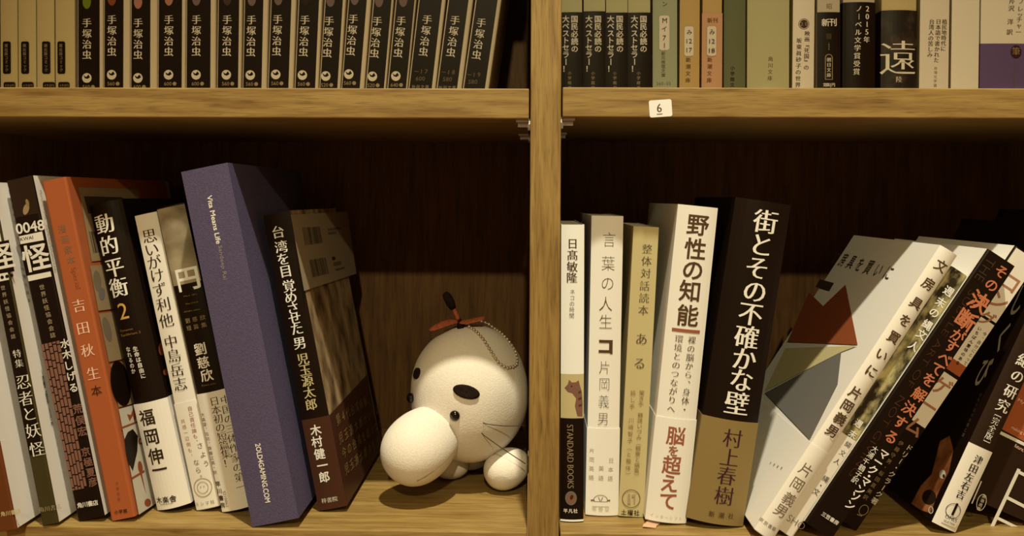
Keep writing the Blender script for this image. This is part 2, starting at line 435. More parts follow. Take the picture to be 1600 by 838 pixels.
# ------------------------------------------------------------------ lower left bay
GA = 'books leaning left in the lower left bay'
b = Book('magazine', 'magazine with rust brown spine foot, cut off by the left edge of the photo', (-110, 292), (-2, 833), 38, .20, 'rust', 'cream', gap=.0036, group='spooky magazines on the lower shelf')
b.zone((0, 300), (0, 690), 'black'); b.c_('ー', [(4, 688)], 14, 'bone', 'm')
b.t_('角川書店', (5, 803.5), (29, 799.5), 8, 'kraft', 'g'); b.done()
b = Book('magazine', 'magazine with black spine turning olive green at the foot, second from the left', (-38, 290), (66, 823), 37, .20, 'olive', 'cream', gap=.0044, group='spooky magazines on the lower shelf')
b.zone((0, 289), (80, 705), 'black'); b.zone((0, 360), (0, 440), 'bone'); b.p_([(-32, 384), (14, 375), (23, 424), (-24, 432)], 'black')
b.t_('怪', (1, 402), (1, 402), 44, 'bone', 'g'); b.t_('●●●', (4, 433.5), (19, 430.5), 7, 'black', 'g')
b.t_('世界妖怪協会会誌', (5, 450), (21, 526), 8, 'dim', 'n'); b.c_('特集', [(27, 553), (30.5, 568)], 14, 'bone', 'm')
b.c_('忍者と妖怪', [(37, 597), (41, 623), (46.5, 647), (52.5, 673), (58.5, 702)], 25, 'bone', 'm')
b.t_('角川書店', (65.5, 796.5), (92, 792), 9, 'dim', 'm')
b.t_('怪0047 水木しげる責任編集', (14, 300), (44, 470), 6, 'grey', 'n', 'R')
b.t_('角川書店 定価本体1500円+税', (66, 590), (80, 662), 6, 'ink', 'g', 'R'); b.done()
b = Book('magazine', 'magazine with the number 0048 on its spine above a brick wall pattern', (9.5, 283), (122, 816), 41.5, .20, 'black', 'cream', group='spooky magazines on the lower shelf')
b.zone((20, 281), (24, 341), 'darkbox'); b.e_((41, 327), 4.5, 9, 'tan', rot=15); b.e_((43, 317), 2.5, 6, 'khaki', rot=-15)
b.l_('0048', (25, 358.5), (69.5, 351), 17, 'bone', 'g')
b.zone((28, 370), (44, 440), 'bone'); b.l_('KWAI', (32, 374.5), (52, 371), 5.5, 'ink', 'g')
b.p_([(31, 382), (73, 374.5), (82, 423.5), (41.5, 431.5)], 'black'); b.t_('怪', (56.5, 403), (56.5, 403), 45, 'bone', 'g')
b.t_('世界妖怪協会会誌', (66, 449), (83, 524), 9, 'dim', 'n')
b.bricks([(63, 539), (94, 532), (137, 762), (113, 767)], 'mauve', 5, 1)
b.c_('水木しげる', [(102, 537), (105, 554), (107.5, 571.5), (112, 588), (115.5, 606)], 15.5, 'bone', 'g')
b.c_('荒俣宏', [(122, 639), (126, 657), (129.5, 674)], 16, 'mauve', 'g')
b.c_('京極夏彦', [(134.5, 706), (138.5, 722), (142.5, 738), (146, 753)], 15, 'mauve', 'g')
b.t_('角川書店', (125.5, 789.5), (150, 785.5), 9, 'bone', 'g')
b.t_('怪0048 世界妖怪協会公認', (62, 300), (84, 420), 6, 'grey', 'n', 'R'); b.done()
b = Book('book', 'orange softcover with comic panels on its side cover and pale lettering on the spine', (65, 284), (174, 816), 40.5, .145, 'orange', 'orange', group=GA, gap=.0009)
b.t_('漫画家本', (97, 358), (111, 407), 14, 'grey', 'm'); b.l_('Special', (113.5, 418), (121.5, 451), 10, 'brick', 't')
b.c_('吉田秋生', [(123.5, 478), (130, 513), (137, 548), (146, 584)], 22, 'pink', 'm'); b.t_('本', (151, 611), (151, 611), 18, 'ink', 'n')
b.t_('小学館', (182, 800.5), (196, 798.5), 6.5, 'ink', 'g'); b.t_('文藝別冊', (183, 755), (186, 780), 5, 'brick', 'n')
b.p_([(121.5, 293), (215, 296), (236, 399), (142.5, 409)], 'tan', 'R'); b.p_([(130, 307), (190, 308.5), (197, 333), (137, 334)], 'umber', 'R')
b.bars([(138, 362), (172, 363), (180, 392), (145, 396)], 'ink', 'R', seed=4)
b.p_([(139.5, 416), (236, 406), (252, 474), (152.5, 486)], 'tan', 'R'); b.p_([(153.5, 491), (250, 478), (270, 545), (169, 566)], 'tan', 'R')
b.e_((151, 440), 6, 17, 'grey', 'R', -8); b.e_((158, 460), 5, 10, 'slate', 'R'); b.e_((166, 515), 6, 20, 'grey', 'R', -14)
b.p_([(171, 570), (262, 556), (282, 612), (184, 637)], 'tan', 'R'); b.e_((187, 600), 15, 36, 'black', 'R', -10)
b.p_([(184, 640), (276, 614), (306, 745), (215.5, 805)], 'pale', 'R')
b.p_([(206, 671), (214, 682), (213, 706), (206, 737), (199, 724), (195, 705), (193, 687), (198, 676)], 'black', 'R')
b.p_([(197, 648), (203, 649), (207, 637), (212, 650), (209, 662), (206, 650), (201, 659)], 'brick', 'R')
b.p_([(188, 668), (214, 658), (214, 661), (188.5, 671)], 'brick', 'R'); b.e_((217.5, 731), 3.6, 10, 'brick', 'R', -8)
b.p_([(216.5, 738), (219.5, 738), (226.5, 773)], 'brick', 'R'); b.p_([(203.5, 747), (224, 735), (224, 738), (204.5, 750)], 'brick', 'R')
b.e_((229, 786), 5, 6, 'brick', 'R'); b.e_((218, 690), 4, 5, 'brick', 'R', ring=2)
b.done()
b = Book('book', 'black hardcover with a yellow 2 and a cream paper band round its foot', (139.5, 322), (248, 799), 52, .13, 'black', 'black', True, .0035, GA)
b.c_('動的平衡', [(166.5, 350), (173.6, 384), (182, 418), (188.5, 449)], 33, 'white', 'M'); b.t_('2', (196, 485.5), (196, 485.5), 32, 'yellow', 'n')
b.l_('Dynamic', (190, 517.5), (212, 513), 4.5, 'dimgold'); b.l_('Equilibrium 2', (191.5, 524.5), (223, 518), 5, 'dimgold')
b.t_('生命は自由に', (215.5, 544), (227.5, 586), 8.5, 'bone', 'g'); b.t_('なれるのか', (203.5, 545), (211.5, 579), 8.5, 'bone', 'g')
b.e_((252, 545), 5, 11, 'brick', 'R'); b.e_((258, 582), 4, 5, 'brick', 'R')
b.obi((238, 626), 'cream'); b.c_('福岡伸一', [(233, 651), (240, 681), (247, 711), (252.5, 732)], 27, 'ink', 'g')
b.t_('木楽舎', (251, 780.5), (274, 776.5), 11, 'ink', 'g'); b.l_('KIRAKUSHA INC.', (253, 787), (275, 783), 1.8, 'ink'); b.done()
b = Book('book', 'slim cream book lettered in thin dark script between two black books', (210.5, 338), (309, 799), 35, .13, 'cream', 'cream', False, .001, GA)
b.c_('思いがけず利他', [(234.5, 369), (238, 390), (242, 410), (246.5, 430.5), (250.5, 453), (256.5, 476), (261, 501)], 24, 'ink', 'm')
b.c_('中島岳志', [(268, 534), (273, 556), (277.5, 578), (282.5, 600)], 23, 'ink', 'm')
b.obi((290, 628), 'cream'); b.t_('自己責任論も、', (298, 638), (308, 690), 8, 'red', 'n'); b.t_('共感一辺倒も、', (287, 658), (300, 712), 7.5, 'peach', 'n')
b.t_('さよう', (313.5, 696), (323, 724), 10.5, 'grey', 'n'); b.t_('なら。', (308, 722), (314, 746), 10.5, 'grey', 'n')
b.e_((318, 761), 14.5, 15, 'dim', ring=1.2); b.e_((318, 761), 9, 9.5, 'dim', ring=.9); b.t_('・・', (315, 760), (320, 759), 9, 'dim', 'n'); b.t_('ミシマ社', (309, 788), (333, 783.5), 6.5, 'grey', 'n'); b.done()
b = Book('book', 'book with a clouded photo above a large white character, half behind the blue book', (245, 326), (349, 802), 44, .13, 'black', 'black', True, .002, GA)
b.zone((246, 328), (275, 447), 'clouds'); b.t_('円', (294.5, 435.5), (294.5, 435.5), 40, 'white2', 'g')
b.l_('Hao Qu', (289, 463), (309, 459), 2.2, 'khaki'); b.l_('The Circle', (292, 475), (311, 471), 2.2, 'khaki'); b.l_('and other stories', (289, 487), (314, 482.5), 2.4, 'khaki')
b.t_('劉慈欣', (295, 501), (318, 496), 8.5, 'tan', 'n'); b.t_('短篇集', (297, 512.5), (320, 507.5), 8.5, 'tan', 'n')
b.c_('劉慈欣', [(315, 545), (319.5, 566), (325, 586)], 20, 'white', 'g'); b.l_('Cixin Liu', (317, 602), (338, 598), 2.5, 'khaki')
b.obi((329, 612), 'cream'); b.t_('日本初の短篇集！', (337, 626), (358, 722), 15.5, 'brown', 'm'); b.t_('中国の三体作家の第一', (353, 624), (378, 760), 15, 'brown', 'm')
b.t_('大森望、泊功、齊藤正高・訳', (317.5, 648), (337, 738), 6.5, 'ink', 'n'); b.t_('早川書房', (341.5, 756), (349, 789), 9, 'ink', 'g'); b.l_('S210062', (351.5, 766), (357, 791), 4.5, 'grey', 'n'); b.done()
b = Book('book', 'thick blue cloth hardcover, tallest and foremost in the lower left bay', (283, 269), (394.5, 825), 74, .165, 'blue', 'blue', True, .0004, GA)
b.l_('Vita Means Life', (327.5, 305.5), (342.5, 381), 8, 'white', 'g'); b.l_('Sandeep Rai', (343.5, 384), (352, 437), 8, 'mist', 'n')
b.l_('2OLD4GAMING.COM', (403, 693), (419, 785), 8.5, 'white', 'g'); b.l_('Teaching', (426, 304), (449, 304.5), 5, 'slate', 'n', 'R'); b.done()
b = Book('book', 'black book in a dark brown paper band, photo cover facing the stuffed toy', (411, 337), (500, 800), 42.5, .13, 'black', 'photo', True, .0008, GA)
b.c_('台湾を目覚めさせた男', [(435, 363), (440, 386), (443, 405), (447, 424), (452, 447), (455, 465), (458.5, 482), (461.5, 498), (464.5, 514), (469, 536)], 21, 'white', 'M')
b.c_('児玉源太郎', [(474, 561), (477.5, 578), (481, 595), (484, 613), (487, 632)], 19.5, 'kraft', 'M')
b.p_([(453, 336), (542, 331), (556, 428), (474, 455)], 'dim', 'R')
b.bars([(471, 356), (498.6, 354.5), (503, 380), (475.5, 384)], 'umber', 'R', seed=5); b.bars([(481.5, 407), (507.6, 402.5), (513, 428), (487, 434)], 'umber', 'R', seed=6)
b.p_([(510, 358), (531, 355), (532, 358), (511, 361)], 'grey', 'R'); b.p_([(511, 364), (524, 362), (525, 365), (512, 367)], 'grey', 'R'); b.p_([(517, 402), (522, 401), (523, 406), (518, 407)], 'umber', 'R'); b.p_([(519, 411), (531, 408), (532, 413), (520, 416)], 'grey', 'R'); b.p_([(522, 421), (537, 417), (538, 419), (523, 423)], 'grey', 'R')
b.obi((493, 653), 'plum', label='dark brown paper band with gold lines')
b.c_('木村健一郎', [(494, 672), (496, 690), (500, 709), (504.5, 727), (507.5, 745)], 18, 'white', 'g'); b.t_('梓書院', (507, 782), (524, 779), 8.5, 'pale', 'M')
for s_, p0, p1 in (('第4代台湾総督、', (527, 656), (575, 624)), ('児玉源太郎がいかに', (531, 685), (588, 641)), ('今の台湾を創ったか', (536, 708), (592, 662)), ('児玉源太郎の生涯。', (540, 733), (594, 687))):
    b.t_(s_, p0, p1, 23, 'khaki', 'n', 'R', 1.5)
b.done()
# ------------------------------------------------------------------ lower right bay
GB = 'books in the lower right bay'
b = Book('book', 'white topped book with a small brown cat and black foot, touching the divider', (877, 351), (875.5, 816), 36, .12, 'white2', 'white2', False, .0012, GB)
b.c_('日髙敏隆', [(894.5, 381), (894.3, 399), (894, 417), (893.3, 434)], 17.5, 'brown', 'M'); b.t_('ネコの時間', (894.3, 456), (893, 493), 8.5, 'grey', 'n')
b.zone((880, 584), (880, 653), 'kraft'); b.zone((880, 653), (880, 816), 'black'); b.zone((880, 811), (880, 814), 'white2')
b.p_([(882, 606), (887, 600), (889, 593), (893, 597), (899, 597), (904, 594), (906, 602), (909, 612), (910.5, 630), (910, 651), (902, 650), (898, 634), (900, 622), (894, 614), (887, 612)], 'mauve')
b.e_((893, 603), 1.2, 1.2, 'ink'); b.p_([(903, 612), (907, 610), (908, 613), (904, 615)], 'brown'); b.p_([(903, 622), (908, 620), (909, 623), (904, 625)], 'brown'); b.p_([(904, 632), (909, 631), (909, 634), (904, 635)], 'brown')
b.l_('STANDARD BOOKS', (890.5, 663), (891.5, 762), 9.5, 'tan', 'm'); b.e_((892, 777.5), 9, 11, 'slate'); b.e_((892, 777.5), 7, 9, 'mauve'); b.e_((893, 776), 2.5, 4, 'plum', rot=20)
b.t_('平凡社', (883.5, 797.5), (899, 797.5), 7, 'bone', 'g'); b.done()
b = Book('book', 'off-white book with finely ribbed spine and spidery brown lettering', (924.5, 337), (915.5, 806), 51.5, .13, 'white', 'white', False, .0015, GB, gap=.0008)
b.c_('言葉の人生', [(951.5, 375), (950, 412), (949, 443), (946, 475), (946, 503)], 25, 'faint', 't', sx=.9); b.c_('コ', [(946, 541)], 30, 'brown', 'g'); b.c_('コ', [(945, 541)], 26, 'brown', 'g')
b.c_('片岡義男', [(944.5, 574), (944, 600), (943, 627), (942, 654)], 22, 'faint', 't', sx=.85)
b.obi((940, 669), 'white'); b.t_('片岡英語', (924.5, 704), (923.5, 746), 8.5, 'dim', 'n'); b.t_('英語', (939, 731), (938.5, 746), 8.5, 'dim', 'n'); b.t_('日本語', (954.5, 719), (953, 747), 8.5, 'dim', 'n')
for r_ in (0,):
    b.e_((938, 780), 11, 8, 'grey', ring=.8); b.p_([(926, 781.5), (951, 782.5), (951, 790), (926, 790)], 'white'); b.p_([(922.5, 780), (928, 779), (929, 782), (923, 782)], 'grey'); b.p_([(948, 780), (953, 779.5), (953, 782), (948, 782.5)], 'grey'); b.p_([(927, 782), (949, 782.5), (949, 783.3), (927, 782.8)], 'grey'); b.p_([(934, 775), (935, 775), (938, 781.5), (937, 781.5)], 'grey'); b.p_([(942, 775), (941, 775), (938, 781.5), (939, 781.5)], 'grey')
b.t_('南雲堂', (928, 793), (948, 793.5), 8, 'pale', 'n'); b.done()
b = Book('book', 'slim pale khaki softcover with a drawn ring near its foot', (990, 353.5), (966, 807.5), 39.5, .13, 'kraft', 'kraft', False, .0005, GB)
b.c_('整体対話読本', [(1011, 389.5), (1010, 408.5), (1009, 427.5), (1007, 447), (1006, 466), (1005, 485)], 16.5, 'faint', 'm'); b.c_('ある', [(1002, 530), (999, 568)], 20, 'faint', 'm')
b.t_('聞き手 鶴崎いづみ（観察と編集）', (1002.5, 614), (994, 744), 8.5, 'khaki', 'n'); b.t_('話し手 川﨑智子（と整体）', (989, 614), (980.5, 742), 8.5, 'khaki', 'n')
b.e_((986, 779), 14.5, 14.5, 'grey', ring=1.3); b.p_([(981, 772), (984, 771), (985, 787), (980, 787)], 'dim'); b.p_([(987, 773), (993, 772), (992, 786), (990, 786), (990, 776), (987, 776)], 'dim')
b.t_('土曜社', (974.5, 800.5), (994.5, 801.5), 9, 'ink', 'g'); b.done()
b = Book('book', 'cream hardcover with heavy brown title and red line, a ribbon showing below', (1059.5, 319), (1008.5, 813), 64.5, .13, 'white', 'white', True, .0025, GB, gap=.0008)
b.c_('野性の知能', [(1089.5, 352), (1085.5, 389.5), (1081.5, 422), (1077.5, 455), (1073.5, 493)], 35, 'brown', 'g'); b.p_([(1049.5, 511.5), (1093, 516), (1092.5, 521), (1049, 516.5)], 'red')
b.t_('裸の脳から、身体・', (1080, 531), (1068.5, 639), 13, 'brown', 'm'); b.t_('環境とのつながりへ', (1060, 529), (1047.5, 638), 13, 'brown', 'm')
b.obi((1055, 653), 'white'); b.c_('脳超えて', [(1055, 680), (1048.5, 725.5), (1044.5, 753.5), (1043, 781)], 30, 'red', 'g'); b.t_('を', (1051, 703), (1051, 703), 18, 'red', 'g'); b.t_('インターシフト', (1018, 803), (1062, 809), 6, 'pale', 'n')
rb = MB(); u, v = b.uv((1030, 812)); n = 8; pts = []
for i in range(n + 1):
    f = i / n; wv = .0012 * math.sin(f * 5)
    wp = b.MI @ Vector((at(1030, 824, b.y0).x - .006 * f + wv, b.y0 + .012 - .02 * f, .0006 + .0004 * math.sin(f * 9) ** 2))
    pts += [wp + Vector((-.004, 0, 0)), wp + Vector((.004, 0, 0)), wp + Vector((.004, 0, .0003)), wp + Vector((-.004, 0, .0003))]
fs = []
for i in range(n):
    for j in range(4): fs.append((4 * i + j, 4 * i + (j + 1) % 4, 4 * i + 4 + (j + 1) % 4, 4 * i + 4 + j))
rb.add(pts, fs + [(3, 2, 1, 0), (4 * n, 4 * n + 1, 4 * n + 2, 4 * n + 3)], 'apricot'); q = rb.build('ribbon_bookmark', b.root); q['label'] = 'orange ribbon bookmark lying on the shelf'
b.done()
b = Book('book', 'thick black hardcover with big white characters and a dull gold paper band', (1149.5, 308), (1073, 811), 87, .13, 'black', 'black', True, .004, GB)
b.c_('街とその不確かな壁', [(1194, 347), (1187, 383), (1180.5, 418.5), (1177, 455), (1170.5, 490), (1164.5, 526), (1160.5, 560), (1156, 593), (1149, 629)], 39, 'white', 'M')
b.obi((1138, 654), 'khaki', label='dull gold paper band with dark characters'); b.c_('村上春樹', [(1142.5, 683), (1137.5, 712.5), (1133, 741), (1129, 772)], 31, 'violet', 'm'); b.t_('新潮社', (1109.5, 799.5), (1140, 803.5), 9.5, 'brown', 'M'); b.done()
GC = 'books leaning far to the right'
b = Book('book', 'leaning pale book with grey and red angular shapes on its cover', (1469, 383), (1178, 829), 31, .135, 'cream', 'cream', True, .0016, GC)
b.c_('文房具を買いに', [(1468.5, 416), (1449, 444), (1430, 474), (1412.5, 501), (1395, 527), (1376, 554), (1360, 580)], 20, 'brown', 'g')
b.c_('片岡義男', [(1335, 614), (1322.5, 634), (1311.5, 654), (1299, 673)], 20, 'brown', 'g')
b.t_('文房具を買いに', (1307, 403), (1389, 427), 24, 'umber', 'n', 'L', 1.0); b.p_([(1282, 437), (1304, 443), (1297, 455), (1275, 449)], 'umber', 'L')
b.p_([(1322, 445.5), (1341, 539.5), (1231, 535), (1265, 457.5), (1287, 479)], 'brick', 'L')
b.p_([(1341, 541), (1315, 551), (1196, 612), (1228, 545)], 'kraft', 'L')
b.p_([(1315.5, 551), (1310, 600), (1266, 688), (1196, 615)], 'slate', 'L')
b.t_('片岡義男', (1205, 725), (1222, 733), 8, 'grey', 'n', 'L')
b.obi((1268, 693), 'cream'); b.c_('片岡義男', [(1258, 734), (1244.5, 756), (1231.5, 779), (1219, 797)], 22, 'grey', 'n'); b.t_('東京書籍', (1189, 812), (1208, 825), 7, 'grey', 'n'); b.done()
b = Book('book', 'leaning slim book with a mossy photo on its spine and a white foot', (1487.5, 416), (1214.5, 823), 35.5, .125, 'foliage', 'cream', False, 0, GC, gap=.0024)
b.c_('週末の縄文人', [(1482, 455.5), (1469.5, 473), (1459.5, 489), (1448.5, 508), (1439.5, 523), (1427, 541)], 16, 'white2', 'g'); b.c_('週末', [(1344 - 3, 662), (1332, 679)], 13, 'white', 'g')
b.obi((1328, 684), 'cream'); b.c_('縄文人', [(1324.5, 695), (1316, 708), (1307.5, 721)], 10.5, 'ink', 'm'); b.c_('縄・文', [(1289.5, 748.5), (1282, 758.5), (1275, 768.5)], 11, 'ink', 'n'); b.l_('SHO', (1231, 808), (1256, 824), 11, 'grey', 't'); b.done()
b = Book('book', 'leaning black book with bold orange characters down its spine', (1544, 389), (1257, 817), 51, .13, 'black', 'cream', False, 0, GC)
b.l_('THE', (1550, 405), (1528, 438), 14, 'umber', 't'); b.l_('SUBTLE ART OF', (1520, 455), (1420, 604), 10, 'plum', 't'); b.l_('NOT GIVING', (1410, 620), (1330, 745), 10, 'plum', 't')
b.c_('その決断', [(1564, 425), (1549, 446), (1529, 472), (1508.5, 500.5)], 21, 'amber', 'g')
b.c_('決断', [(1529, 472), (1508.5, 500.5)], 33, 'amber', 'g'); b.c_('がすべてを解決する', [(1496, 525), (1486, 541.5), (1475.5, 561), (1464, 577), (1451, 594), (1435.5, 617), (1420, 638.5), (1406, 660), (1392, 683)], 22, 'amber', 'g')
b.c_('マーク・マンソン', [(1380, 710), (1371.5, 722), (1363, 734.5), (1357, 744), (1351.5, 752.5), (1343, 765), (1335.5, 776), (1327.5, 789)], 16, 'white', 'g')
b.c_('大浦千鶴子訳', [(1366, 702), (1359.5, 711), (1352, 721), (1346, 731), (1340.5, 741), (1335, 750)], 11, 'white', 'n'); b.t_('三笠書房', (1286.5, 803.5), (1306, 816), 7.5, 'bone', 'g'); b.done()
b = Book('book', 'leaning book with a cream and orange striped spine, partly behind the black and orange one', (1587, 384), (1314, 789), 45.5, .13, 'black', 'cream', False, 0, GC, gap=.0005, y0=.008)
b.zone((1583, 384), (1518, 480), 'cream'); b.zone((1516, 484), (1462, 565), 'cream'); b.zone((1472, 549), (1462, 565), 'orange'); b.zone((1459, 570), (1408, 645), 'cream')
b.c_('ロン', [(1578, 442), (1560, 470)], 32, 'peach', 'g'); b.c_('グ', [(1541, 498)], 26, 'peach', 'g'); b.c_('ゲーム', [(1470, 604), (1450, 634), (1428, 666)], 32, 'peach', 'g')
b.t_('今、自分にとって', (1538, 522), (1508, 568), 6.5, 'ink', 'n'); b.t_('いちばん意味のある', (1530, 514), (1496, 567), 6.5, 'ink', 'g')
b.t_('ドリー・クラーク著', (1420, 700), (1366, 783), 11, 'bone', 'n'); b.t_('伊藤守男・桜田直美訳', (1407, 693), (1352, 777), 8, 'tan', 'n'); b.e_((1349, 797), 9, 7, 'tan', ring=1, rot=-55); b.p_([(1339, 803), (1347, 806), (1346, 807), (1338, 804)], 'tan'); b.done()
b = Book('book', 'leaning dark book with brush strokes on its cover and a cream band', (1672, 350), (1456, 816), 42, .13, 'darkbox', 'black', True, .0016, GC, gap=.0013)
b.c_('世紀の研究', [(1609, 538), (1597, 564), (1587.5, 588), (1577, 612), (1565, 634)], 22, 'white', 'M')
b.t_('［完全版］', (1558, 646), (1538, 692), 12.5, 'white', 'm')
b.c_('しくび', [(1592, 470), (1567, 528), (1537, 582)], 60, 'pale', 'g', 'L', .5); b.t_('邪馬台国の全貌と謎', (1533, 618), (1506, 680), 8, 'faint', 'n', 'L')
b.obi((1530, 698), 'cream', side='black')
b.p_([(1485, 682), (1491, 704), (1484, 738), (1467, 772), (1455, 803), (1440, 798), (1425, 788), (1440, 760), (1457, 742), (1464, 715), (1470, 690)], 'figure', 'L')
b.e_((1453, 778), 11, 12, 'darkbox', 'L'); b.e_((1474, 742), 5, 7, 'pale', 'L'); b.e_((1476, 745), 2, 3, 'ink', 'L'); b.e_((1456, 798), 4, 6, 'pale', 'L', ring=1.5)
b.c_('津田左右吉', [(1526, 717.5), (1518.5, 731), (1512, 744.5), (1506, 758), (1498.5, 771.5)], 14.5, 'black', 'M')
b.e_((1487, 797), 12, 12, 'ink', ring=.9); b.t_('1', (1489, 794), (1489, 794), 24, 'black', 'g'); b.p_([(1472, 804), (1498, 816), (1491, 824), (1468, 814)], 'cream'); b.l_('ONES', (1474.5, 804.5), (1493, 812.5), 6.5, 'ink', 'm'); b.l_('SELECTION', (1472, 811.5), (1489, 819), 3.5, 'ink', 'n'); b.done()
b = Book('book', 'leaning black book with a white grid and orange panel, at the far right', (1706, 330), (1487, 827), 118, .105, 'darkbox', 'black', False, 0, GC, y0=.02)
uu = [b.uv(q, 'L') for q in ((1563, 327), (1640, 329), (1640, 357), (1556, 354))]
b.put([(min(b.dep - .001, max(.001, u_)), min(b.h - .001, v_)) for u_, v_ in uu], [(0, 1, 2, 3)], 'mauve', 'L'); b.p_([(1597, 362), (1602, 364), (1590, 388), (1585, 386)], 'bone', 'L')
def ln(p, q, wd, key):
    d = Vector((q[0] - p[0], q[1] - p[1])); d.normalize(); nx, ny = -d.y * wd / 2, d.x * wd / 2
    b.p_([(p[0] + nx, p[1] + ny), (q[0] + nx, q[1] + ny), (q[0] - nx, q[1] - ny), (p[0] - nx, p[1] - ny)], key)
b.p_([(1600, 590), (1660, 618), (1622, 702), (1560, 668)], 'orange')
ln((1592, 733), (1541, 842), 5.5, 'bone'); ln((1552, 671), (1640, 714), 5, 'bone'); ln((1572, 777), (1640, 812), 5, 'bone'); ln((1557, 809), (1640, 850), 4.5, 'bone'); ln((1590, 737), (1640, 762), 5, 'bone'); ln((1612, 800), (1590, 846), 3.5, 'bone')
ln((1533, 752), (1518, 787), 2, 'bone')
for k_, (p0, p1) in enumerate((((1590, 625), (1612, 637)), ((1580, 668), (1606, 682)), ((1585, 696), (1608, 709)))): b.l_(('Myself', 'making the', 'future, live')[k_], p0, p1, 6.5, 'pink', 'n')
b.e_((1533, 785), 7.5, 13.5, 'bone', ring=1.1, rot=16); b.t_('英治出版', (1537, 776), (1529, 795), 6, 'bone', 'g'); b.done()
# ------------------------------------------------------------------ upper shelf, left bay
YU = .065
def upper(name, label, x70, wpx, lean, hpx, depth, spine, side=None, group=None, bulge=0, y0=YU, floor=None, hard=False):
    """book on the upper shelf: x70 is where its left spine edge crosses the height 70"""
    floor = ZU1 if floor is None else floor
    tn = math.tan(math.radians(lean)); yb = 142
    return Book(name, label, (x70 + (70 + hpx - yb) * tn, yb - hpx), (x70 - (yb - 70) * tn, yb), wpx, depth, spine, side, hard, bulge, group, y0, floor)
ords = ['leftmost', 'second', 'third', 'rightmost']
for i, (x, w_, lx) in enumerate(((1, 26.5, 12), (29, 27.5, 40.5), (58, 27, 73.5), (87, 30, 97))):
    b = upper('paperback', f'{ords[i]} of the four cream paperbacks on the upper shelf', x, w_, -.3, 352, .105, 'beige', 'pale', 'cream paperbacks on the upper shelf', .0008)
    b.sticker((lx, 90.5), 12.5, 51, 'black'); b.t_('潮漫画文庫'[:1] + '出版コミック文庫'[:6], (lx - .5, 72), (lx + .5, 110), 6, 'dim', 'n')
    b.flush(); b.sticker((lx + 4, 135), 18, 13, 'black'); b.t_('490円', (lx - 1, 134), (lx + 10, 134), 4.5, 'tan', 'n'); b.done()
DOT = ['leafgreen', 'brick', 'dustpink', 'dustpink', 'dotgrey', 'umber', 'dotgrey', 'dotgrey', 'darkbox', 'dotgrey', 'dotgrey', 'dotgrey', 'dotgrey', None, None, None]
BK = [(120.5, 36, 0), (161.5, 32, .2), (203.5, 32, .2), (246, 39, .3), (290, 41, .3), (339, 36, .8), (379.5, 32.5, 1.2), (420, 35, 2), (462.5, 35, 2.6), (502.5, 31, 3.6), (538, 31.5, 4.6), (576.5, 31.5, 5), (611, 32.5, 5.6), (645.5, 39, 6.6), (690.5, 34.5, 7.4), (732.5, 35, 8.2)]
TXT = [(136, 36), (175, 31), (216, 36), (264, 31), (307, 31), (355, 31), (393, 31.5), (434, 30.5), (476.5, 31.5), (514.5, 33), (552, 30), (589.5, 33.5), (627, 33), (667.5, 31), (711, 32), (752, 36)]
LAB = ['black paperback with a lime green dot, right beside the cream paperbacks', 'black paperback with a rusty orange dot, second from the cream ones', 'black paperback with a pinkish dot, third from the cream ones', 'fourth black paperback from the cream ones, a pinkish dot over white characters',
       'fifth black paperback from the cream ones, the widest upright one', 'sixth black paperback counted from the cream ones', 'seventh black paperback counted from the cream ones', 'eighth black paperback counted from the cream ones', 'ninth black paperback counted from the cream ones', 'tenth black paperback from the cream ones, tilting slightly right',
       'eleventh black paperback from the cream ones, tilting slightly right', 'black paperback tilting right, second left of the one numbered 17', 'black paperback tilting right, just left of the one numbered 17', 'black paperback without a dot, numbered 17 near its foot', 'black paperback without a dot, numbered 18 near its foot', 'black paperback numbered 19, the last and most tilted of its row']
NUM = ['560', '560', '600', '600', '600', '560', '560', '560', '560', '520', '560', '520', '640']
for i, (x, w_, ln_) in enumerate(BK):
    tx, ty = TXT[i]; tn = math.tan(math.radians(ln_))
    nx = BK[i + 1][0] if i < 15 else x + w_ + 6
    b = upper('paperback', LAB[i], x, (nx - x) * math.cos(math.radians(ln_)) - (.8 if i < 4 else 2.4 if i < 15 else 0), ln_, 352, .105, 'paper', 'paper', 'black paperbacks on the upper shelf')
    b.zone((x, -250), (x, 160), 'black', 0, min(.97, w_ / (nx - x)))
    X = lambda y: tx - (y - ty) * tn
    b.c_('手塚治虫', [(X(ty + k), ty + k) for k in (0, 17, 33.5, 50)], 15.5, 'bone', 'M')
    if i < 13:
        cy = ty + 86
        b.e_((X(cy), cy), 7.4, 7.6, 'bone'); b.p_([(X(cy) - 5.5, cy - 4.5), (X(cy) - 1, cy - 1.5), (X(cy) + 2.5, cy - 5.5), (X(cy) + 5, cy - 1), (X(cy) + 1, cy + 1.5), (X(cy) - 3, cy + .5)], 'black')
        b.t_(NUM[i], (X(cy + 14) - 5, cy + 14), (X(cy + 14) + 3, cy + 14), 7, 'dim', 'n'); b.e_((X(cy + 14) + 9.5, cy + 14), 3, 3, 'dim')
        if DOT[i]: b.e_((X(1), ty - 33), 6.5, 11, DOT[i])
    else:
        n_ = str(17 + i - 13); y1 = ty + 81
        b.t_('ー' + n_, (X(y1) - 7, y1), (X(y1) + 8, y1), 8.5, 'grey', 'n'); b.t_('600' if i == 13 else '580', (X(y1 + 11) - 5, y1 + 11), (X(y1 + 11) + 5, y1 + 11), 8, 'grey', 'n'); b.t_('秋田文庫', (X(y1 + 24) - 9, y1 + 24), (X(y1 + 24) + 12, y1 + 24), 6, 'dim', 'n')
    b.done()
